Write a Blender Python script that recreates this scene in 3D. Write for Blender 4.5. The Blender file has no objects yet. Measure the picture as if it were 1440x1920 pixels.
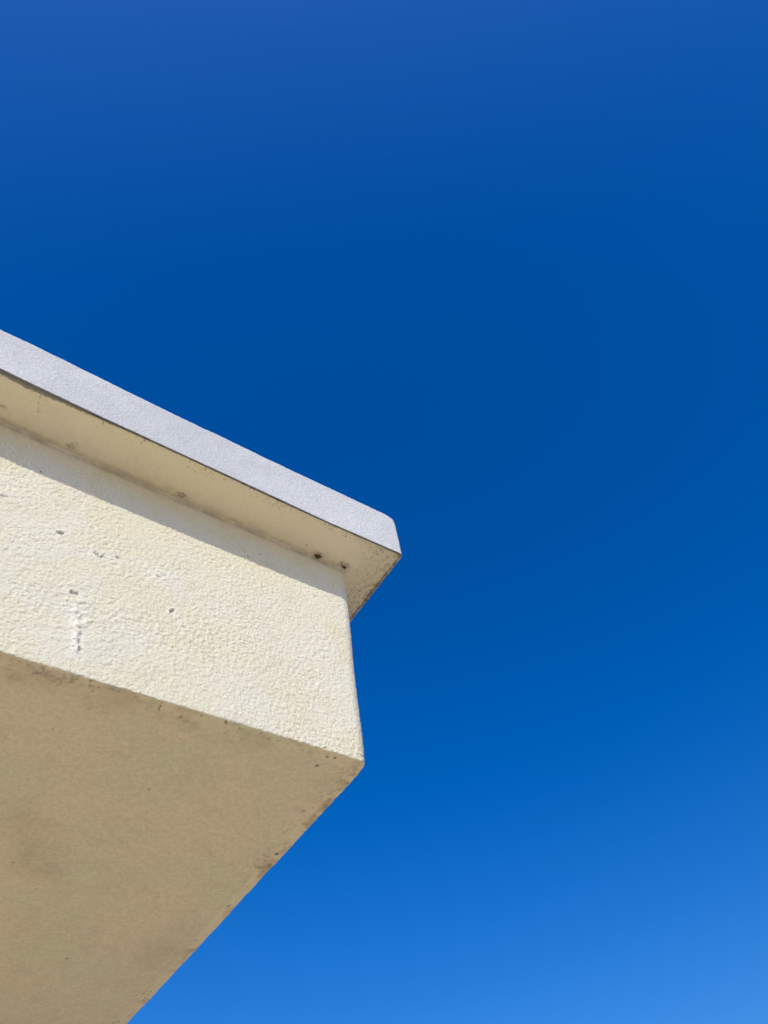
import bpy, math
import numpy as np
from mathutils import Matrix, Vector

# ------------------------------------------------------------------ camera
W_, H_, F_ = 1440.0, 1920.0, 1331.0                 # photograph size, focal length in its pixels (24 mm equivalent)
YAW, PITCH, ROLL = (math.radians(a) for a in (42.648, 55.038, -11.494))
CAM = np.array([-0.6031, -0.8309, 1.60])            # the wall corner stands at x = 0, y = 0
_f = np.array([math.sin(YAW) * math.cos(PITCH), math.cos(YAW) * math.cos(PITCH), math.sin(PITCH)])
_r = np.array([math.cos(YAW), -math.sin(YAW), 0.0])
_u = np.cross(_r, _f)
RIGHT = _r * math.cos(ROLL) + _u * math.sin(ROLL)
UP = -_r * math.sin(ROLL) + _u * math.cos(ROLL)

scene = bpy.context.scene
cam_data = bpy.data.cameras.new("camera")
cam_data.sensor_fit = 'VERTICAL'
cam_data.sensor_height = 24.0
cam_data.lens = F_ / H_ * 24.0
cam_data.clip_start = 0.02
cam_data.clip_end = 3000.0
cam = bpy.data.objects.new("camera", cam_data)
scene.collection.objects.link(cam)
M = Matrix((RIGHT, UP, -_f)).transposed().to_4x4()
M.translation = Vector(CAM)
cam.matrix_world = M
scene.camera = cam

# ------------------------------------------------------------------ sky, sun, exposure
SUN_SIDE = math.radians(38.0)                        # how far left of the wall's normal the sun stands
SUN_EL = math.atan(math.cos(SUN_SIDE) * 0.97)         # the coping's shadow drops as far as the coping projects
sun_dir = Vector((-math.sin(SUN_SIDE) * math.cos(SUN_EL), -math.cos(SUN_SIDE) * math.cos(SUN_EL), math.sin(SUN_EL)))

world = bpy.data.worlds.new("World")
scene.world = world
world.use_nodes = True
nt = world.node_tree
nt.nodes.clear()
sky = nt.nodes.new("ShaderNodeTexSky")
sky.sky_type = 'NISHITA'
sky.sun_disc = False
sky.sun_elevation = SUN_EL
sky.sun_rotation = math.atan2(sun_dir.x, sun_dir.y)
sky.altitude = 0.0
sky.air_density = 1.4
sky.dust_density = 1.8
sky.ozone_density = 10.0
hsv = nt.nodes.new("ShaderNodeHueSaturation")
hsv.inputs["Hue"].default_value = 0.513
hsv.inputs["Saturation"].default_value = 1.26
hsv.inputs["Value"].default_value = 1.0
bg = nt.nodes.new("ShaderNodeBackground")
bg.inputs["Strength"].default_value = 0.107
wo = nt.nodes.new("ShaderNodeOutputWorld")
nt.links.new(sky.outputs[0], hsv.inputs["Color"])
nt.links.new(hsv.outputs[0], bg.inputs["Color"])
nt.links.new(bg.outputs[0], wo.inputs["Surface"])

sun_data = bpy.data.lights.new("sun", 'SUN')
sun_data.energy = 2.45
sun_data.angle = math.radians(0.53)
sun_data.color = (1.0, 0.94, 0.82)
sun = bpy.data.objects.new("sun", sun_data)
sun.rotation_euler = sun_dir.to_track_quat('Z', 'Y').to_euler()
sun.location = (0, 0, 12)
scene.collection.objects.link(sun)

scene.view_settings.view_transform = 'Standard'
scene.view_settings.look = 'None'
scene.view_settings.exposure = 0.45
scene.view_settings.gamma = 1.0
scene.view_settings.use_curve_mapping = False
scene.cycles.max_bounces = 10
scene.cycles.diffuse_bounces = 8

# ------------------------------------------------------------------ noise and helpers
rng = np.random.default_rng(7)
_perm = rng.permutation(256)
_perm = np.concatenate([_perm, _perm, _perm])
_grad = rng.normal(size=(256, 3))
_grad /= np.linalg.norm(_grad, axis=1)[:, None]


def perlin(P):
    P = P + 137.31
    I = np.floor(P).astype(int)
    Fr = P - I
    U = Fr * Fr * Fr * (Fr * (Fr * 6 - 15) + 10)
    I &= 255
    out = 0.0
    for dx in (0, 1):
        wx = U[:, 0] if dx else 1 - U[:, 0]
        for dy in (0, 1):
            wy = U[:, 1] if dy else 1 - U[:, 1]
            for dz in (0, 1):
                wz = U[:, 2] if dz else 1 - U[:, 2]
                h = _perm[_perm[_perm[(I[:, 0] + dx) & 255] + ((I[:, 1] + dy) & 255)] + ((I[:, 2] + dz) & 255)]
                g = _grad[h]
                d = g[:, 0] * (Fr[:, 0] - dx) + g[:, 1] * (Fr[:, 1] - dy) + g[:, 2] * (Fr[:, 2] - dz)
                out = out + wx * wy * wz * d
    return out * 1.5


def noise(P, size, seed=0, stretch=(1, 1, 1)):
    return perlin(P / (size * np.array(stretch)) + seed * 17.13)


def smooth(a, b, x):
    t = np.clip((x - a) / (b - a), 0, 1)
    return t * t * (3 - 2 * t)


def link(name, me, mat, parent=None):
    o = bpy.data.objects.new(name, me)
    scene.collection.objects.link(o)
    if mat:
        me.materials.append(mat)
    if parent:
        o.parent = parent
    return o


def mesh(name, V, Fq, attrs=None, shade=True):
    me = bpy.data.meshes.new(name)
    V = np.asarray(V, dtype=np.float32)
    Fq = np.asarray(Fq, dtype=np.int32)
    me.vertices.add(len(V))
    me.vertices.foreach_set("co", V.ravel())
    me.loops.add(Fq.size)
    me.loops.foreach_set("vertex_index", Fq.ravel())
    me.polygons.add(len(Fq))
    me.polygons.foreach_set("loop_start", np.arange(0, Fq.size, Fq.shape[1], dtype=np.int32))
    me.update(calc_edges=True)
    if shade:
        me.shade_smooth()
    for k, a in (attrs or {}).items():
        at = me.attributes.new(k, 'FLOAT', 'POINT')
        at.data.foreach_set("value", np.clip(a, 0, 1).astype(np.float32))
    me.validate()
    return me


def grid_faces(nu, nv, flip=False):
    i, j = np.meshgrid(np.arange(nu - 1), np.arange(nv - 1), indexing='ij')
    a = (i * nv + j).ravel()
    q = np.stack([a, a + nv, a + nv + 1, a + 1], 1)
    return q[:, ::-1] if flip else q


def box(name, lo, hi, mat, parent=None, bevel=0.004):
    import bmesh
    bm = bmesh.new()
    bmesh.ops.create_cube(bm, size=1)
    for v in bm.verts:
        v.co = Vector([(lo[k] + hi[k]) / 2 + v.co[k] * (hi[k] - lo[k]) for k in range(3)])
    if bevel:
        bmesh.ops.bevel(bm, geom=bm.edges[:], offset=bevel, segments=2, affect='EDGES')
    me = bpy.data.meshes.new(name)
    bm.to_mesh(me)
    bm.free()
    return link(name, me, mat, parent)


def ray(px, py):
    return RIGHT * (px - W_ / 2) / F_ - UP * (py - H_ / 2) / F_ + _f


def on_plane(px, py, axis, val):
    d = ray(px, py)
    return CAM + d * (val - CAM[axis]) / d[axis]


# ------------------------------------------------------------------ materials
def tree(name):
    m = bpy.data.materials.new(name)
    m.use_nodes = True
    t = m.node_tree
    t.nodes.clear()
    o = t.nodes.new("ShaderNodeOutputMaterial")
    b = t.nodes.new("ShaderNodeBsdfPrincipled")
    t.links.new(b.outputs[0], o.inputs[0])
    return m, t, b


def N(t, kind, **kw):
    n = t.nodes.new(kind)
    for k, v in kw.items():
        setattr(n, k, v)
    return n


def ntex(t, co, scale, detail=4, rough=0.55, dist=0.0):
    n = N(t, "ShaderNodeTexNoise")
    n.inputs["Scale"].default_value = scale
    n.inputs["Detail"].default_value = detail
    n.inputs["Roughness"].default_value = rough
    n.inputs["Distortion"].default_value = dist
    t.links.new(co, n.inputs["Vector"])
    return n.outputs["Fac"]


def ramp(t, fac, a, b, lo=0.0, hi=1.0):
    n = N(t, "ShaderNodeMapRange", interpolation_type='SMOOTHSTEP')
    n.inputs["From Min"].default_value = a
    n.inputs["From Max"].default_value = b
    n.inputs["To Min"].default_value = lo
    n.inputs["To Max"].default_value = hi
    t.links.new(fac, n.inputs["Value"])
    return n.outputs["Result"]


def mix(t, fac, a, b):
    n = N(t, "ShaderNodeMix", data_type='RGBA')
    for s, v in ((0, fac), (6, a), (7, b)):
        if isinstance(v, (tuple, float, int)):
            n.inputs[s].default_value = (*v, 1) if isinstance(v, tuple) else v
        else:
            t.links.new(v, n.inputs[s])
    return n.outputs[2]


def mul(t, a, b):
    n = N(t, "ShaderNodeMath", operation='MULTIPLY')
    for s, v in ((0, a), (1, b)):
        if isinstance(v, (float, int)):
            n.inputs[s].default_value = v
        else:
            t.links.new(v, n.inputs[s])
    return n.outputs[0]


def attr(t, name):
    n = N(t, "ShaderNodeAttribute", attribute_name=name)
    return n.outputs["Fac"]


def painted(name, base, patch, grain_scale, bump_mm, rough=0.88, speck=0.35, dirt_shade=(0.12, 0.085, 0.045),
            rust=(0.42, 0.23, 0.08), bare=(0.13, 0.125, 0.115), soffit_tone=None, grit=0.06, grit_scale=170):
    m, t, b = tree(name)
    co = N(t, "ShaderNodeTexCoord").outputs["Object"]
    c = mix(t, ramp(t, ntex(t, co, 5.5, 5, 0.6, 0.4), 0.40, 0.64), base, patch)
    c2 = tuple(x * 0.90 for x in base)
    c = mix(t, ramp(t, ntex(t, co, 19, 4, 0.6), 0.5, 0.72, 0, 0.6), c, c2)
    c = mix(t, ramp(t, ntex(t, co, 420, 3, 0.6), 0.60, 0.78, 0, speck), c, tuple(x * 0.6 for x in base))
    gr = N(t, "ShaderNodeMix", data_type='RGBA', blend_type='MULTIPLY')
    gr.inputs[0].default_value = 1.0
    t.links.new(c, gr.inputs[6])
    t.links.new(mix(t, ramp(t, ntex(t, co, grit_scale, 5, 0.75), 0.36, 0.64), (1 - grit,) * 3, (1.0,) * 3), gr.inputs[7])
    c = gr.outputs[2]
    if soffit_tone:
        a_ = mix(t, ramp(t, ntex(t, co, 5.5, 5, 0.6, 0.4), 0.40, 0.64), *soffit_tone)
        c = mix(t, attr(t, "soffit_tone"), c, a_)
    c = mix(t, attr(t, "rust"), c, rust)
    c = mix(t, attr(t, "dirt_shade"), c, dirt_shade)
    c = mix(t, attr(t, "bare"), c, bare)
    c = mix(t, attr(t, "pale"), c, (0.78, 0.745, 0.66))
    t.links.new(c, b.inputs["Base Color"])
    b.inputs["Roughness"].default_value = rough
    b.inputs["Specular IOR Level"].default_value = 0.25
    bp = N(t, "ShaderNodeBump")
    bp.inputs["Strength"].default_value = 1.0
    bp.inputs["Distance"].default_value = bump_mm / 1000.0
    t.links.new(ntex(t, co, grain_scale, 4, 0.6, 0.2), bp.inputs["Height"])
    t.links.new(bp.outputs[0], b.inputs["Normal"])
    return m


SOFF_A, SOFF_B = (0.86, 0.715, 0.455), (0.80, 0.725, 0.445)
mat_fascia = painted("cream_roughcast", (0.755, 0.69, 0.505), (0.77, 0.715, 0.575), 280, 2.0, grit=0.10, grit_scale=190, soffit_tone=(SOFF_A, SOFF_B))
mat_soffit = painted("cream_soffit_paint", SOFF_A, SOFF_B, 200, 2.0, speck=0.3, grit=0.13, grit_scale=130,
                     dirt_shade=(0.14, 0.10, 0.055))
mat_under = painted("cream_coping_underside", (0.88, 0.77, 0.50), (0.86, 0.76, 0.52), 180, 0.5, speck=0.12,
                    dirt_shade=(0.15, 0.10, 0.05))
mat_coping = painted("grey_white_coping_paint", (0.585, 0.59, 0.593), (0.65, 0.654, 0.65), 300, 1.6, speck=0.4, grit=0.17, grit_scale=210)


def plain(name, base, scale, amount, bump, rough=0.9):
    m, t, b = tree(name)
    co = N(t, "ShaderNodeTexCoord").outputs["Object"]
    c = mix(t, ramp(t, ntex(t, co, scale, 6, 0.65), 0.35, 0.7), base, tuple(x * (1 - amount) for x in base))
    t.links.new(c, b.inputs["Base Color"])
    b.inputs["Roughness"].default_value = rough
    bp = N(t, "ShaderNodeBump")
    bp.inputs["Distance"].default_value = bump
    t.links.new(ntex(t, co, scale * 12, 4), bp.inputs["Height"])
    t.links.new(bp.outputs[0], b.inputs["Normal"])
    return m


mat_ground = plain("sandy_paving", (0.68, 0.57, 0.43), 1.3, 0.2, 0.004)
mat_wall = plain("cream_wall", (0.78, 0.70, 0.54), 3.0, 0.08, 0.002)
mat_roof = plain("roof_screed", (0.33, 0.32, 0.30), 2.0, 0.3, 0.003)
mat_nest = plain("brown_silk_and_dust", (0.26, 0.17, 0.08), 260, 0.75, 0.003)

# ------------------------------------------------------------------ dimensions (metres)
ZB = 2.35                  # underside of the eaves
ZC = ZB + 0.5146           # underside of the coping
ZT = ZB + 0.6665           # top of the coping
XW = 0.014                 # the wall corner, side
OVF, OVS = 0.102, 0.101    # coping projection, front and side
RC = 0.026                 # rounding of the wall corner in plan
BACK = 1.30                # depth of the eaves
LEFT = -3.0


def spread(a, b, dense_from, dense_to, fine, coarse):
    out = []
    if dense_from > a:
        out.append(np.linspace(a, dense_from, max(2, int((dense_from - a) / coarse)), endpoint=False))
    n = max(2, int(round((dense_to - dense_from) / fine)))
    out.append(np.linspace(dense_from, dense_to, n + 1))
    if b > dense_to:
        out.append(np.linspace(dense_to, b, max(2, int((b - dense_to) / coarse)) + 1)[1:])
    return np.concatenate(out)


def sweep(prof, xc, yc, r, xs, ys, narc=14):
    """prof(s) -> rows (offset, z, normal_out, normal_z); s = 0 on the front run, 1 on the side run."""
    cols = [(0, x, 0.0) for x in xs if x < xc - r - 1e-6] + [(0, xc - r, 0.0)]
    cols += [(1, a, 0.0) for a in np.linspace(0, math.pi / 2, narc + 1)[1:-1]]
    cols += [(2, yc + r, 0.0)] + [(2, y, 0.0) for y in ys if y > yc + r + 1e-6]
    V, Nn = [], []
    for kind, q, _ in cols:
        if kind == 0:
            s = 0.0
        elif kind == 1:
            s = float(smooth(0, 1, q / (math.pi / 2)))
        else:
            s = 1.0
        p = prof(s)
        o, z, no, nz = p.T
        if kind == 0:
            x = np.where(o < -r, np.minimum(q, xc + o), q)
            P = np.stack([x, yc - o, z], 1)
            n = np.stack([0 * no, -no, nz], 1)
        elif kind == 1:
            d = np.array([math.sin(q), -math.cos(q)])
            rr = np.maximum(r + o, 0)
            px = np.where(o < -r, xc + o, xc - r + rr * d[0])
            py = np.where(o < -r, yc - o, yc + r + rr * d[1])
            P = np.stack([px, py, z], 1)
            n = np.stack([no * d[0], no * d[1], nz], 1)
        else:
            y = np.where(o < -r, np.maximum(q, yc - o), q)
            P = np.stack([xc + o, y, z], 1)
            n = np.stack([no, 0 * no, nz], 1)
        V.append(P)
        Nn.append(n)
    return np.concatenate(V), np.concatenate(Nn), len(cols), len(V[0])


def interp(x, pts):
    xs, vs = zip(*pts)
    x = np.asarray(x)
    return np.interp(x, xs, vs)


# slow waviness of hand-finished edges, read along the wall
def wave_bottom(x):
    return interp(x, [(-3, -0.006), (-0.59, -0.004), (-0.36, -0.002), (-0.08, 0.001), (0.1, 0.0)])


def wave_coping_low(x):
    return interp(x, [(-3, 0.005), (-0.784, 0.0036), (-0.70, 0.0008), (-0.588, -0.0008), (-0.37, -0.0010), (-0.12, -0.0018), (0.09, 0.0018)])


def wave_coping_top(x):
    return interp(x, [(-3, -0.006), (-0.83, -0.0064), (-0.66, -0.0068), (-0.38, -0.0080), (-0.11, -0.0040), (0.06, -0.0017)])


def bow_coping(x):                                   # the band leans out a little towards the left
    return interp(x, [(-3, -0.0055), (-0.83, -0.0055), (-0.60, -0.0035), (-0.37, -0.002), (-0.1, 0.0), (0.1, -0.001)])


XS = spread(LEFT, 0.12, -1.05, 0.12, 0.0016, 0.05)
YS = spread(-0.12, BACK, -0.12, 1.30, 0.0032, 0.05)


# ---------- the marks on the wall face (pixel on the photograph -> point of the wall plane y = 0)
def wall_pt(px, py):
    p = on_plane(px, py, 1, 0.0)
    return np.array([p[0], p[2]])


def soff_pt(px, py):
    p = on_plane(px, py, 2, ZB)
    return np.array([p[0], p[1]])


def under_pt(px, py):
    p = on_plane(px, py, 2, ZC + 0.0015)
    return np.array([p[0], p[1]])


def joint_pt(px, py):
    p = on_plane(px, py, 1, -0.013)
    return np.array([p[0], -0.013])


def seg_dist(Q, pts):
    d = np.full(len(Q), 9.0)
    for a, b in zip(pts[:-1], pts[1:]):
        ab = b - a
        t = np.clip(((Q - a) @ ab) / max(ab @ ab, 1e-12), 0, 1)
        d = np.minimum(d, np.linalg.norm(Q - (a + t[:, None] * ab), axis=1))
    return d


def stucco(P, horiz):
    """Relief in metres; horiz = 1 on upright faces (coarse roughcast), 0 on the undersides (floated smoother)."""
    warp = np.stack([noise(P, 0.012, 3), noise(P, 0.012, 4), noise(P, 0.012, 5)], 1) * 0.0035
    a = noise(P + warp, 0.0060, 11, (1.1, 1.1, 0.95))
    b = noise(P + warp, 0.0033, 12)
    k = 0.75 + 0.45 * noise(P, 0.09, 15)
    pit = np.clip(noise(P, 0.0075, 16) + 0.5 * b - 0.30, 0, 1)
    coarse = (np.sign(a) * np.abs(a) ** 0.8 * 0.00130 + b * 0.00105 - pit * 0.0016) * k
    slow = noise(P, 0.16, 21) * 0.0011 + noise(P, 0.055, 22) * 0.0005
    fine = noise(P, 0.013, 13) * 0.00040 + noise(P, 0.0055, 14) * 0.00028
    return slow + coarse * horiz + fine * (1 - horiz)


# ================================================================== the setting
gv = np.array([(-900, -900, 0), (900, -900, 0), (900, 900, 0), (-900, 900, 0)])
g = link("ground", mesh("ground", gv, [(0, 1, 2, 3)], shade=False), mat_ground)
g["kind"] = "structure"

# ================================================================== the house
house = bpy.data.objects.new("house", None)
scene.collection.objects.link(house)
house.location = (0, 0, 0)
house["label"] = "cream stucco house corner with deep eaves and a grey white coping against blue sky"
house["category"] = "house"

def soffit_marks(base):
    Q = base[:, :2]
    jit = np.stack([noise(base, 0.012, 61), noise(base, 0.012, 62)], 1) * 0.006
    Qj = Q + jit
    fb = noise(base, 0.05, 63) + 0.6 * noise(base, 0.02, 64) + 0.4 * noise(base, 0.008, 65)
    sp = noise(base, 0.006, 66) + 0.5 * noise(base, 0.003, 67)
    dirt_shade = np.zeros(len(base)); rust = dirt_shade.copy()
    cj = np.stack([noise(base, 0.006, 68), noise(base, 0.006, 69)], 1) * 0.003
    near_front = smooth(0.075, 0.0, Q[:, 1])
    dirt_shade = np.maximum(dirt_shade, 0.22 * near_front * smooth(-0.35, 0.6, fb))
    dirt_shade = np.maximum(dirt_shade, 0.55 * smooth(0.05, 0.0, Q[:, 1]) * smooth(0.35, 0.75, sp + 0.3 * fb))
    for (px, py, r, am) in [(85, 1258, 0.035, 0.75), (130, 1275, 0.045, 0.8), (140, 1300, 0.035, 0.6), (125, 1312, 0.02, 0.5), (25, 1265, 0.03, 0.4), (170, 1290, 0.03, 0.6),
                            (235, 1310, 0.04, 0.4), (345, 1345, 0.035, 0.45), (395, 1358, 0.03, 0.4), (465, 1372, 0.04, 0.35), (520, 1400, 0.05, 0.3), (180, 1320, 0.05, 0.25)]:
        e = np.linalg.norm((Qj - soff_pt(px, py)) / np.array([1.0, 0.55]), axis=1) / r
        k = smooth(1.2, 0.15, e)
        dirt_shade = np.maximum(dirt_shade, k * am * 0.6 * (0.12 + 0.88 * smooth(-0.1, 0.8, fb + 0.9 * sp)))
    for (px, py, r, am) in [(594, 1437, 0.0035, 0.9), (613, 1420, 0.003, 0.8), (627, 1422, 0.003, 0.8), (516, 1601, 0.0045, 0.85), (279, 1479, 0.003, 0.6),
                            (125, 1797, 0.004, 0.6), (25, 1615, 0.003, 0.6), (100, 1364, 0.002, 0.5), (339, 1343, 0.004, 0.6), (566, 1521, 0.005, 0.35)]:
        e = np.linalg.norm(Q - soff_pt(px, py), axis=1) / r
        dirt_shade = np.maximum(dirt_shade, smooth(1.2, 0.5, e) * am)
    for pts in [((172, 1273), (167, 1281), (168, 1290)), ((305, 1317), (300, 1322), (297, 1330)), ((427, 1348), (424, 1353), (425, 1360)), ((0, 1228), (4, 1226)),
                ((60, 1262), (78, 1254), (88, 1250)), ((500, 1627), (508, 1630), (514, 1634)), ((288, 1862), (278, 1858))]:
        d3 = seg_dist(Q + jit * 0.35 + cj, [soff_pt(*p) for p in pts])
        dirt_shade = np.maximum(dirt_shade, smooth(0.0026, 0.0006, d3) * 0.7 * smooth(-0.4, 0.2, sp))
    # brown and olive damp stains
    for (px, py, rx, ry, am) in [(70, 1600, 0.05, 0.07, 0.22), (85, 1625, 0.05, 0.05, 0.2), (45, 1545, 0.05, 0.06, 0.16), (310, 1790, 0.07, 0.13, 0.15)]:
        e = np.linalg.norm((Qj - soff_pt(px, py)) / np.array([rx, ry]), axis=1)
        dirt_shade = np.maximum(dirt_shade, smooth(1.3, 0.2, e) * am * (0.7 + 0.5 * fb))
    near_side = smooth(-0.030, XW - RC, Q[:, 0])
    wide_side = smooth(-0.055, XW - RC, Q[:, 0])
    rust = np.maximum(rust, smooth(-0.016, XW - RC + 0.012, Q[:, 0]) * smooth(-0.2, 0.6, fb) * 0.42)
    dirt_shade = np.maximum(dirt_shade, wide_side * smooth(0.35, 0.9, sp + 0.5 * fb) * 0.5)
    dirt_shade = np.maximum(dirt_shade, near_side * smooth(0.4, 1.1, fb + 0.5 * sp) * 0.32)
    for (px, py, r) in [(px, py, r * 0.72) for px, py, r in [(628, 1485, 0.028), (610, 1505, 0.02), (660, 1440, 0.03), (505, 1632, 0.016), (472, 1667, 0.020), (562, 1565, 0.012), (365, 1780, 0.02), (338, 1815, 0.012), (255, 1895, 0.03)]]:
        e = np.linalg.norm((Qj - soff_pt(px, py)) / np.array([1, 1.3]), axis=1) / r
        dirt_shade = np.maximum(dirt_shade, smooth(1.2, 0.2, e) * 0.30 * (0.05 + 0.8 * smooth(-0.1, 0.5, sp + fb)))
    return dirt_shade, rust


# ---------- fascia: the tall roughcast face of the eaves
face_rows = np.linspace(0, 1, 318)


def prof_fascia(s):
    rb = 0.0030 + s * 0.0070
    w = RC
    rows = []
    rf = 0.008
    for a in np.linspace(0, 1, 9):                   # coved joint under the coping
        t = a * math.pi / 2
        rows.append((rf * (1 - math.sin(t)), ZC + 0.0030 - rf * (1 - math.cos(t)) - 0.0, math.sin(t), -math.cos(t)))
    z0, z1 = ZC + 0.0030 - rf, ZB + rb
    for a in face_rows[1:]:
        rows.append((0.0, z0 + (z1 - z0) * a, 1.0, 0.0))
    for a in np.linspace(0, 1, 8)[1:]:
        t = a * math.pi / 2
        rows.append((-rb * (1 - math.cos(t)), ZB + rb - rb * math.sin(t), math.cos(t), -math.sin(t)))
    for a in np.linspace(0, 1, 12)[1:]:
        rows.append((-rb - (w - rb) * a, ZB, 0.0, -1.0))
    return np.array(rows)


V, Nn, nu, nv = sweep(prof_fascia, XW, 0.0, RC, XS, YS)
base = V.copy()
horiz = np.clip(Nn[:, 0] ** 2 + Nn[:, 1] ** 2, 0, 1)
# the cove is floated smoother
cove = smooth(ZC - 0.045, ZC - 0.012, base[:, 2])
disp = stucco(base, horiz * (1 - 0.75 * cove))
dirt_shade = np.zeros(len(V)); rust = dirt_shade.copy(); bare = dirt_shade.copy(); pale = dirt_shade.copy()
Q = np.stack([base[:, 0], base[:, 2]], 1)
front = (Nn[:, 1] < -0.5)
jit = np.stack([noise(base, 0.007, 31), noise(base, 0.007, 32)], 1) * 0.0030 + np.stack([noise(base, 0.0042, 33), noise(base, 0.0042, 34)], 1) * 0.0032
Qj = Q + jit
# chips knocked out of the roughcast: pixel, half sizes in mm, depth in mm, grey of the exposed base
for (px, py, rx, rz, dep, gr, tilt) in [
        (8, 928, 3.6, 2.4, 2.6, 0.75, 0.5), (115, 998, 5.0, 3.6, 3.6, 0.85, 0.6), (183, 1038, 6.5, 2.6, 3.4, 0.75, -0.6),
        (191, 1044, 6.5, 2.6, 3.6, 0.8, 0.3), (194, 1041, 2.4, 4.0, 3.0, 0.7, 0.2),
        (221, 1043, 6.0, 1.7, 3.2, 0.7, -0.7), (297, 1080, 5.0, 3.0, 2.4, 0.55, 0.0), (308, 1079, 4.0, 3.5, 1.6, 0.3, 0.0),
        (140, 1110, 6.0, 2.6, 3.4, 0.7, 0.1), (324, 1143, 3.4, 4.6, 3.2, 0.85, -0.3), (590, 1118, 1.9, 3.4, 2.0, 0.7, 0.0),
        (345, 1175, 4.0, 3.5, 1.2, 0.2, 0.3), (150, 1216, 3.0, 3.4, 2.4, 0.45, -0.2), (338, 1160, 2.5, 2.0, 1.2, 0.3, 0.0),
        (101, 1022, 1.6, 1.4, 1.5, 0.5, 0), (49, 960, 1.5, 1.2, 1.4, 0.5, 0), (347, 1067, 1.6, 1.6, 1.4, 0.5, 0),
        (398, 1201, 1.6, 1.4, 1.4, 0.5, 0), (398, 1170, 1.4, 1.4, 1.2, 0.4, 0), (446, 1188, 1.8, 2.2, 1.4, 0.4, 0)]:
    c = wall_pt(px, py)
    if rx > 2:
        rx, rz = rx * 1.3, rz * 1.35
    d = Qj - c
    ct, st = math.cos(tilt), math.sin(tilt)
    e = np.hypot((d[:, 0] * ct + d[:, 1] * st) / (rx / 1000), (-d[:, 0] * st + d[:, 1] * ct) / (rz / 1000))
    k = smooth(1.15, 0.6, e) * front
    disp -= k * dep / 1000
    bare = np.maximum(bare, k * gr * 0.45)
    rim = smooth(2.6, 1.1, e) * (1 - k) * front
    disp += rim * 0.0006 * (rx > 3)
    pale = np.maximum(pale, smooth(3.6, 1.2, e) * front * 0.55 * (rx > 3) * (1 - k))
for px, py in [(466, 1043), (489, 1038), (235, 887), (77, 884)]:     # screw holes
    e = np.linalg.norm(Q - wall_pt(px, py), axis=1) / 0.0021
    k = smooth(1.2, 0.5, e) * front
    disp -= k * 0.004
    bare = np.maximum(bare, k * 0.9)
# the trowel run: an upright ridge with a groove at its right
run = [wall_pt(*p) for p in ((147, 1142), (149, 1160), (148, 1180), (147, 1200), (149, 1220))]
wob = Qj.copy()
wob[:, 0] += 0.0045 * noise(base, 0.020, 41) + 0.002 * noise(base, 0.008, 44)
d1 = seg_dist(wob - np.array([0.0035, 0.0]), run)
d2 = seg_dist(wob + np.array([0.0030, 0.0]), run)
disp += front * smooth(0.0075, 0.001, d2) * 0.0032 * np.clip(0.75 + 0.9 * noise(base, 0.014, 42), 0, 1.4)
disp -= front * smooth(0.0050, 0.001, d1) * 0.0008 * np.clip(0.7 + 0.9 * noise(base, 0.014, 43), 0, 1.3)
pale = np.maximum(pale, front * smooth(0.024, 0.003, d2) * 0.75)
for (x0, y0, x1, y1, am) in [(150, 1172, 168, 1160, 1.6), (128, 1122, 165, 1127, 1.3), (118, 1130, 160, 1136, 1.2), (122, 1142, 150, 1146, 1.0),
                             (150, 1150, 170, 1148, 1.2), (60, 1165, 140, 1176, 0.7), (100, 1190, 142, 1196, 0.8), (160, 1200, 200, 1190, 0.6)]:
    d3 = seg_dist(wob, [wall_pt(x0, y0), wall_pt(x1, y1)])
    disp += front * smooth(0.006, 0.001, d3) * 0.001 * am
# old scratch, hairlines
for pts in [((330, 1190), (372, 1212), (392, 1228), (412, 1246)), ((80, 1100), (60, 1096), (20, 1090))]:
    d3 = seg_dist(Qj, [wall_pt(*p) for p in pts])
    disp -= front * smooth(0.002, 0.0004, d3) * 0.0005
    bare = np.maximum(bare, front * smooth(0.002, 0.0004, d3) * 0.12)
# dust gathered in the cove, webby smears at its corners
edge = smooth(ZC - 0.014, ZC - 0.002, base[:, 2])
dn = 0.5 + 0.8 * noise(base, 0.05, 51) + 0.5 * noise(base, 0.014, 52)
dirt_shade = np.maximum(dirt_shade, np.clip(edge * (0.10 + 0.30 * np.clip(dn, 0, 1)), 0, 0.45))
# grime wraps round the lower arrises from the soffit
low = smooth(ZB + 0.010, ZB + 0.001, base[:, 2])
down = smooth(-0.35, -0.85, Nn[:, 2]) * (base[:, 2] < ZB + 0.05)
d_, r_ = soffit_marks(base * np.array([1, 1, 0]) + np.array([0, 0, ZB]))
dirt_shade = np.maximum(dirt_shade, d_ * down)
rust = np.maximum(rust, r_ * down)
pale *= 0.8
dz = wave_bottom(base[:, 0]) * smooth(ZC, ZB, base[:, 2]) + wave_coping_low(base[:, 0]) * smooth(ZC - 0.12, ZC - 0.01, base[:, 2])
# corner: slight hand-made swell of the upright arris
cz = (base[:, 2] - ZB) / 0.515
sw = interp(cz, [(0, 0.003), (0.12, 0.003), (0.27, 0.0014), (0.42, 0.001), (0.72, 0.0036), (1.0, 0.003)])
V = base + Nn * disp[:, None]
V[:, 2] += dz
V[:, 0] += sw * smooth(-0.09, 0.0, base[:, 0])
soffit_tone = smooth(-0.55, -0.85, Nn[:, 2])  # down-facing rows take the soffit colours
arris = low * smooth(0.0, 0.02, base[:, 1]) * smooth(-0.03, 0.005, base[:, 0])
V[:, 0] += arris * (noise(base, 0.05, 59) * 0.0014 + noise(base, 0.014, 60) * 0.0009)
low_chip = noise(base, 0.016, 57) * 0.0011 + noise(base, 0.005, 58) * 0.0007
V[:, 2] += low * horiz * low_chip
c = wall_pt(603, 1403)
V[:, 2] += 0.0035 * smooth(0.006, 0.001, np.abs(base[:, 0] - c[0] - 0.008)) * low * front
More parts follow.
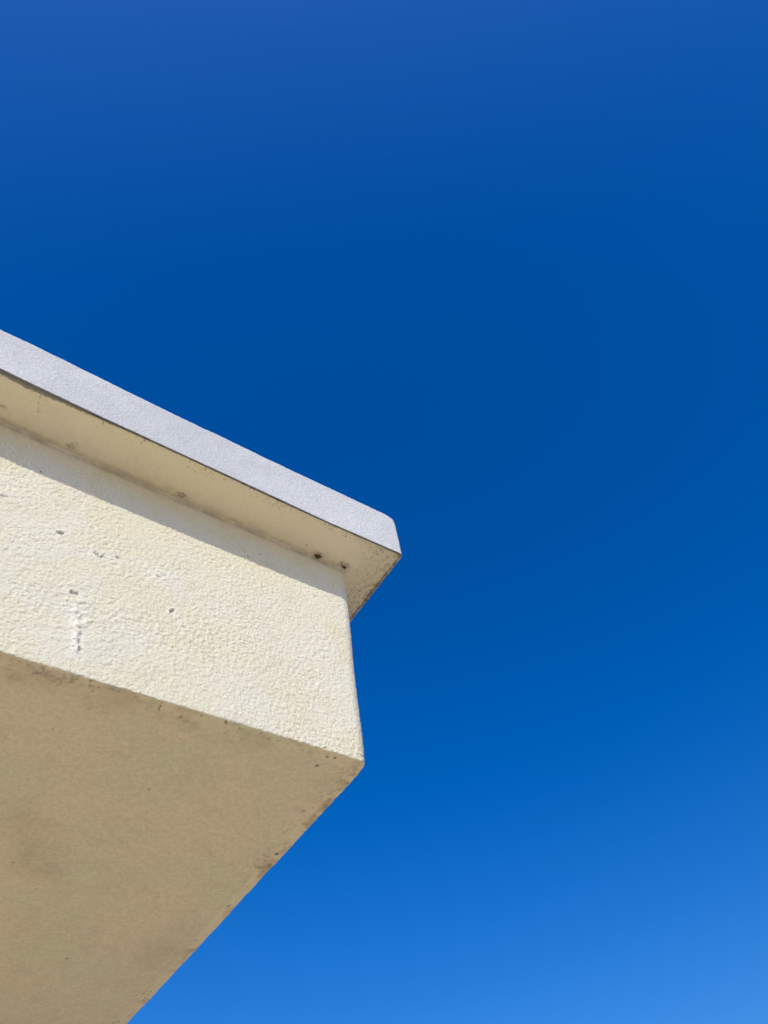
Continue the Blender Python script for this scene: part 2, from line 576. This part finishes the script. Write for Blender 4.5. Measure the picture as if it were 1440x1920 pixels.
kc = smooth(0.050, 0.0, np.linalg.norm(base - np.array([XW, 0.0, ZB]), axis=1))
V[:, 2] += kc * 0.0045 * smooth(0.022, 0.004, XW - base[:, 0])
fasc_V, fasc_nu, fasc_nv = V, nu, nv
o = link("fascia", mesh("fascia", V, grid_faces(nu, nv), dict(dirt_shade=dirt_shade, rust=rust, bare=bare, pale=pale, soffit_tone=soffit_tone)), mat_fascia, house)
o["label"] = "sunlit cream roughcast face with chips and an upright trowel run"

# ---------- soffit: the broad shaded underside
sx = np.array([x for x in XS if x < XW - RC - 1e-6] + [XW - RC])
sy = np.array([RC] + [y for y in YS if y > RC + 1e-6])
gx, gy = np.meshgrid(sx, sy, indexing='ij')
base = np.stack([gx.ravel(), gy.ravel(), np.full(gx.size, ZB)], 1)
disp = stucco(base, np.zeros(len(base)))
dirt_shade, rust = soffit_marks(base)
bare = np.zeros(len(base)); pale = bare.copy()
V = base + np.array([0, 0, -1.0]) * disp[:, None]
V[:, 2] += wave_bottom(base[:, 0])
V[:, 0] += 0.003 * smooth(-0.09, 0.0, base[:, 0])
n0, n1 = len(sx), len(sy)
o = link("soffit", mesh("soffit", V, grid_faces(n0, n1, flip=True), dict(dirt_shade=dirt_shade, rust=rust, bare=bare, pale=pale)), mat_soffit, house)
o["label"] = "shaded tan underside of the eaves with grimy edges"

# ---------- coping: grey white band with a thin cement lip below
XC, YC, RCC = OVS, -OVF, 0.011
LIP = 0.0062


def prof_coping(s):
    rt = 0.009
    lipz = ZC - 0.0012
    rows = [(-LIP - 0.0006, ZC + 0.006, -1, 0), (-LIP, lipz + 0.0004, -0.7, -0.7), (-LIP + 0.001, lipz, 0, -1)]
    for a in np.linspace(0, 1, 5)[1:]:
        rows.append((-LIP + 0.001 + (LIP - 0.0022) * a, lipz, 0, -1))
    for a in np.linspace(0, 1, 5)[1:]:
        t = a * math.pi / 2
        rows.append((-0.0012 + 0.0012 * math.sin(t), lipz + 0.0012 * (1 - math.cos(t)), math.sin(t), -math.cos(t)))
    z0, z1 = lipz + 0.0012, ZT - rt
    for a in np.linspace(0, 1, 76)[1:]:
        rows.append((0, z0 + (z1 - z0) * a, 1, 0))
    for a in np.linspace(0, 1, 9)[1:]:
        t = a * math.pi / 2
        rows.append((-rt * (1 - math.cos(t)), z1 + rt * math.sin(t), math.cos(t), math.sin(t)))
    for q in (0.02, 0.05, 0.12, 0.25):
        rows.append((-q, ZT + q * 0.01, 0, 1))
    return np.array(rows, dtype=float)


V, Nn, nu, nv = sweep(prof_coping, XC, YC, RCC, XS, spread(-0.12, BACK, -0.12, 0.35, 0.0028, 0.03))
base = V.copy()
horiz = np.clip(Nn[:, 0] ** 2 + Nn[:, 1] ** 2, 0, 1)
warp = np.stack([noise(base, 0.01, 73), noise(base, 0.01, 74), noise(base, 0.01, 75)], 1) * 0.002
disp = horiz * (noise(base + warp, 0.0058, 71) * 0.00050 + noise(base + warp, 0.0036, 72) * 0.00034) + noise(base, 0.14, 76) * 0.0012 + noise(base, 0.045, 70) * 0.0007
lipmask = (base[:, 2] < ZC + 0.0035)
row = np.tile(np.arange(nv), nu)
under = row < 8
lipn = noise(base * np.array([1, 1, 0]), 0.03, 77)
inner = row < 3
V = base + Nn * disp[:, None]
# inner rim of the lip wanders, widening towards the left end
wid = interp(base[:, 0], [(-3, 0.001), (-0.82, 0.0004), (-0.72, 0.001), (-0.62, -0.0022), (-0.35, -0.0034), (-0.1, -0.0034), (0.05, -0.002), (0.1, -0.001)])
wid = wid + lipn * 0.0016 + noise(base, 0.007, 78) * 0.0009
fr = base[:, 1] < YC + 0.008
V[:, 1] += np.where(inner & fr, np.maximum(wid, -0.0045), 0)
V[:, 2] += noise(base, 0.012, 79) * 0.0006 * (row < 12)
bare = np.where(under & fr, 0.85, 0.0)
sidelip = under & ~fr
dirt_shade = np.where(under & fr, 0.25 * (0.5 + noise(base, 0.02, 80)), 0.0)
dirt_shade = np.where(sidelip, 0.45 + 0.5 * noise(base, 0.008, 82), dirt_shade)
rust = np.where(sidelip, np.clip(0.3 + noise(base, 0.015, 83), 0, 0.7), 0.0)
V[:, 2] += (~fr) * (row < 14) * (noise(base, 0.013, 84) * 0.0022 + noise(base, 0.005, 85) * 0.0014)
cz = np.clip((base[:, 2] - ZC) / (ZT - ZC), 0, 1)
V[:, 2] += wave_coping_low(base[:, 0]) * (1 - cz) + wave_coping_top(base[:, 0]) * cz
V[:, 1] += bow_coping(base[:, 0]) * (base[:, 1] < 0)
e = np.linalg.norm(np.stack([base[:, 0], base[:, 2]], 1) - np.array([on_plane(244, 740, 1, YC)[0], on_plane(244, 740, 1, YC)[2]]), axis=1)
bare = np.maximum(bare, smooth(0.0035, 0.0015, e) * 0.7)
z_ = np.zeros(len(V))
# weathered top arris, softly knocked corner
kc = np.linalg.norm(base - np.array([XC, YC, ZT]), axis=1)
kn = smooth(0.040, 0.0, kc)
V[:, 2] -= kn * 0.0095
V[:, 0] -= kn * 0.004
V += (noise(base, 0.010, 81) * smooth(ZT - 0.014, ZT, base[:, 2]) * 0.0008)[:, None] * np.array([0, 0, 1.0])
o = link("coping", mesh("coping", V, grid_faces(nu, nv, flip=True), dict(dirt_shade=dirt_shade, rust=rust, bare=bare, pale=z_)), mat_coping, house)
o["label"] = "grey white band along the top of the eaves"
coping = o

# ---------- the coping's painted underside
def prof_under(s):
    rows = []
    for a in np.linspace(0, 1, 58):
        q = LIP - 0.003 + (OVF + 0.004 - LIP + 0.003) * a
        rows.append((-q, ZC + 0.0015, 0, -1))
    return np.array(rows)


V, Nn, nu, nv = sweep(prof_under, XC, YC, RCC, XS, spread(-0.12, BACK, -0.12, 0.35, 0.0021, 0.03))
base = V.copy()
Q = base[:, :2]
disp = noise(base, 0.06, 91) * 0.0008 + noise(base, 0.012, 92) * 0.00018 + noise(base, 0.0055, 93) * 0.0001
fb = noise(base, 0.04, 94) + 0.6 * noise(base, 0.016, 95) + 0.4 * noise(base, 0.007, 96)
sp = noise(base, 0.0055, 97) + 0.6 * noise(base, 0.003, 98)
jit = np.stack([noise(base, 0.008, 99), noise(base, 0.008, 100)], 1) * 0.003
Qj = Q + jit
Qc = Qj + np.stack([noise(base, 0.0045, 110), noise(base, 0.0045, 111)], 1) * 0.0022
dirt_shade = np.zeros(len(V)); rust = dirt_shade.copy(); bare = dirt_shade.copy(); pale = dirt_shade.copy()
dwall = np.where(Q[:, 0] > 0, np.hypot(Q[:, 0], np.minimum(Q[:, 1], 0)), -Q[:, 1])     # distance from the wall face
dfront = np.minimum(Q[:, 1] - YC, XC - Q[:, 0])
dirt_shade = np.maximum(dirt_shade, (smooth(0.045, 0.006, dwall) * 0.14 + smooth(0.017, 0.006, dwall) * 0.22) * (0.6 + 0.5 * smooth(-0.4, 0.5, fb)) * smooth(0.06, 0.0, Q[:, 0]))  # grime at the joint, with shade painted in, darker towards the wall
sideband = smooth(-0.03, 0.06, Q[:, 0])
dirt_shade = np.maximum(dirt_shade, sideband * (0.14 + 0.42 * smooth(0.15, 0.8, sp + 0.5 * fb)))
dirt_shade = np.maximum(dirt_shade, smooth(0.045, 0.0, XC - Q[:, 0]) * (0.12 + 0.55 * smooth(-0.05, 0.6, sp + 0.6 * fb)))
rust = np.maximum(rust, smooth(0.05, 0.0, XC - Q[:, 0]) * smooth(0.0, 0.5, noise(base, 0.012, 101)) * 0.5)
dirt_shade = np.maximum(dirt_shade, smooth(0.035, 0.0, dfront) * smooth(0.45, 0.9, sp + 0.5 * fb + 0.35 * smooth(-0.4, 0.1, Q[:, 0])) * 0.5)
for (px, py, r, am) in [(128, 843, 0.012, 0.55), (140, 833, 0.009, 0.4), (338, 936, 0.013, 0.75), (596, 1051, 0.015, 0.7), (645, 1062, 0.015, 0.7), (4, 765, 0.008, 0.5),
                        (575, 1022, 0.0028, 0.9), (320, 925, 0.02, 0.3), (236, 893, 0.008, 0.6), (470, 995, 0.014, 0.35)]:
    e = np.linalg.norm((Qj - (joint_pt if r >= 0.01 else under_pt)(px, py)) / np.array([1.3, 0.8]), axis=1) / r
    dirt_shade = np.maximum(dirt_shade, smooth(1.2, 0.3, e) * am * (0.45 + 0.55 * smooth(-0.3, 0.4, sp + fb)))
for pts in [((79, 728), (76, 738), (74, 748)), ((74, 748), (73, 772)), ((273, 820), (269, 825), (266, 830)), ((388, 871), (383, 880), (365, 882), (350, 874)), ((528, 940), (525, 953)),
            ((515, 946), (505, 942)), ((650, 998), (648, 1008), (644, 1004)), ((548, 951), (545, 962)), ((676, 1018), (674, 1022)), ((700, 1050), (712, 1058), (706, 1070)),
            ((730, 1040), (722, 1052), (715, 1050)), ((690, 1075), (682, 1090), (690, 1100))]:
    d3 = seg_dist(Qc, [under_pt(*p) for p in pts])
    disp -= smooth(0.002, 0.0005, d3) * 0.0003
    dirt_shade = np.maximum(dirt_shade, smooth(0.0016, 0.0004, d3) * 0.55 * smooth(-0.35, 0.2, sp))
# paint flaked off where it meets the cement lip
fl = LIP + 0.002 + interp(Q[:, 0], [(-3, 0.0), (-0.80, -0.001), (-0.73, 0.0025), (-0.66, -0.001), (-0.55, -0.004), (0.1, -0.004)]) + 0.002 * noise(base, 0.006, 102)
bare = np.maximum(bare, 0.75 * smooth(0.0012, -0.0012, (Q[:, 1] - YC) - fl) * smooth(-0.45, -0.65, Q[:, 0]))
V = base + Nn * disp[:, None]
V[:, 2] += wave_coping_low(base[:, 0])
rag = smooth(0.012, 0.0, XC - Q[:, 0])
V[:, 2] += rag * (noise(base, 0.011, 103) * 0.002 + noise(base, 0.005, 104) * 0.0012)
o = link("underside", mesh("underside", V, grid_faces(nu, nv, flip=False), dict(dirt_shade=dirt_shade, rust=rust, bare=bare, pale=pale)), mat_under, coping)
o["label"] = "cream painted underside of the coping with hairline cracks"

# ---------- what carries the eaves, out of the frame
box("roof", (LEFT, 0.06, ZB + 0.30), (-0.06, BACK, ZT - 0.03), mat_roof, house)
box("wall", (LEFT - 0.25, BACK - 0.002, -0.1), (-0.30, 7.0, ZT - 0.01), mat_wall, house)
box("wall", (LEFT - 0.25, -0.12, -0.1), (LEFT + 0.01, BACK - 0.006, ZT - 0.012), mat_wall, house)


# ---------- small cocoons of silk and dust tucked under the coping
def cocoon(px, py, size, label, seed, stretch=1.5):
    import bmesh
    p = on_plane(px, py, 1, -0.0085)
    zl = ZC + 0.0015 + float(wave_coping_low(p[0]))
    bm = bmesh.new()
    bmesh.ops.create_icosphere(bm, subdivisions=3, radius=1.0)
    co = np.array([v.co[:] for v in bm.verts])
    r = 1 + 0.6 * noise(co, 0.8, seed) + 0.5 * noise(co, 0.35, seed + 1)
    co = co * r[:, None] * np.array([stretch, 0.9, 0.75]) * size
    for v, q in zip(bm.verts, co):
        v.co = q
    # a few loose threads
    for k in range(11):
        a = rng.uniform(0, 2 * math.pi)
        d = np.array([math.cos(a) * 1.4, math.sin(a) * 0.7, rng.uniform(-0.5, 0.4)])
        side_ = np.cross(d, (0, 0, 1.0))
        side_ = side_ / np.linalg.norm(side_) * size * 0.08
        q0, q1 = d * size * 0.6, d * size * rng.uniform(1.3, 3.0)
        q1[2] = min(q1[2], 0.4 * size)
        a_ = [bm.verts.new(q0 + side_), bm.verts.new(q0 - side_), bm.verts.new(q0 + np.array([0, 0, size * 0.12])), bm.verts.new(q1)]
        for f in ((0, 1, 3), (1, 2, 3), (2, 0, 3)):
            bm.faces.new([a_[i] for i in f])
    me = bpy.data.meshes.new("cocoon")
    bm.to_mesh(me)
    bm.free()
    me.shade_smooth()
    o = link("cocoon", me, mat_nest)
    o.location = (p[0], p[1], zl - size * 0.45)
    o["label"] = label
    o["category"] = "cocoon"
    o["group"] = "dusty cocoons under the coping"
    return o


cocoon(596, 1051, 0.0048, "larger of the dusty brown cocoons tucked under the coping beside the wall corner", 201)
cocoon(645, 1061, 0.0030, "small dusty brown cocoon right at the wall corner under the coping", 205)
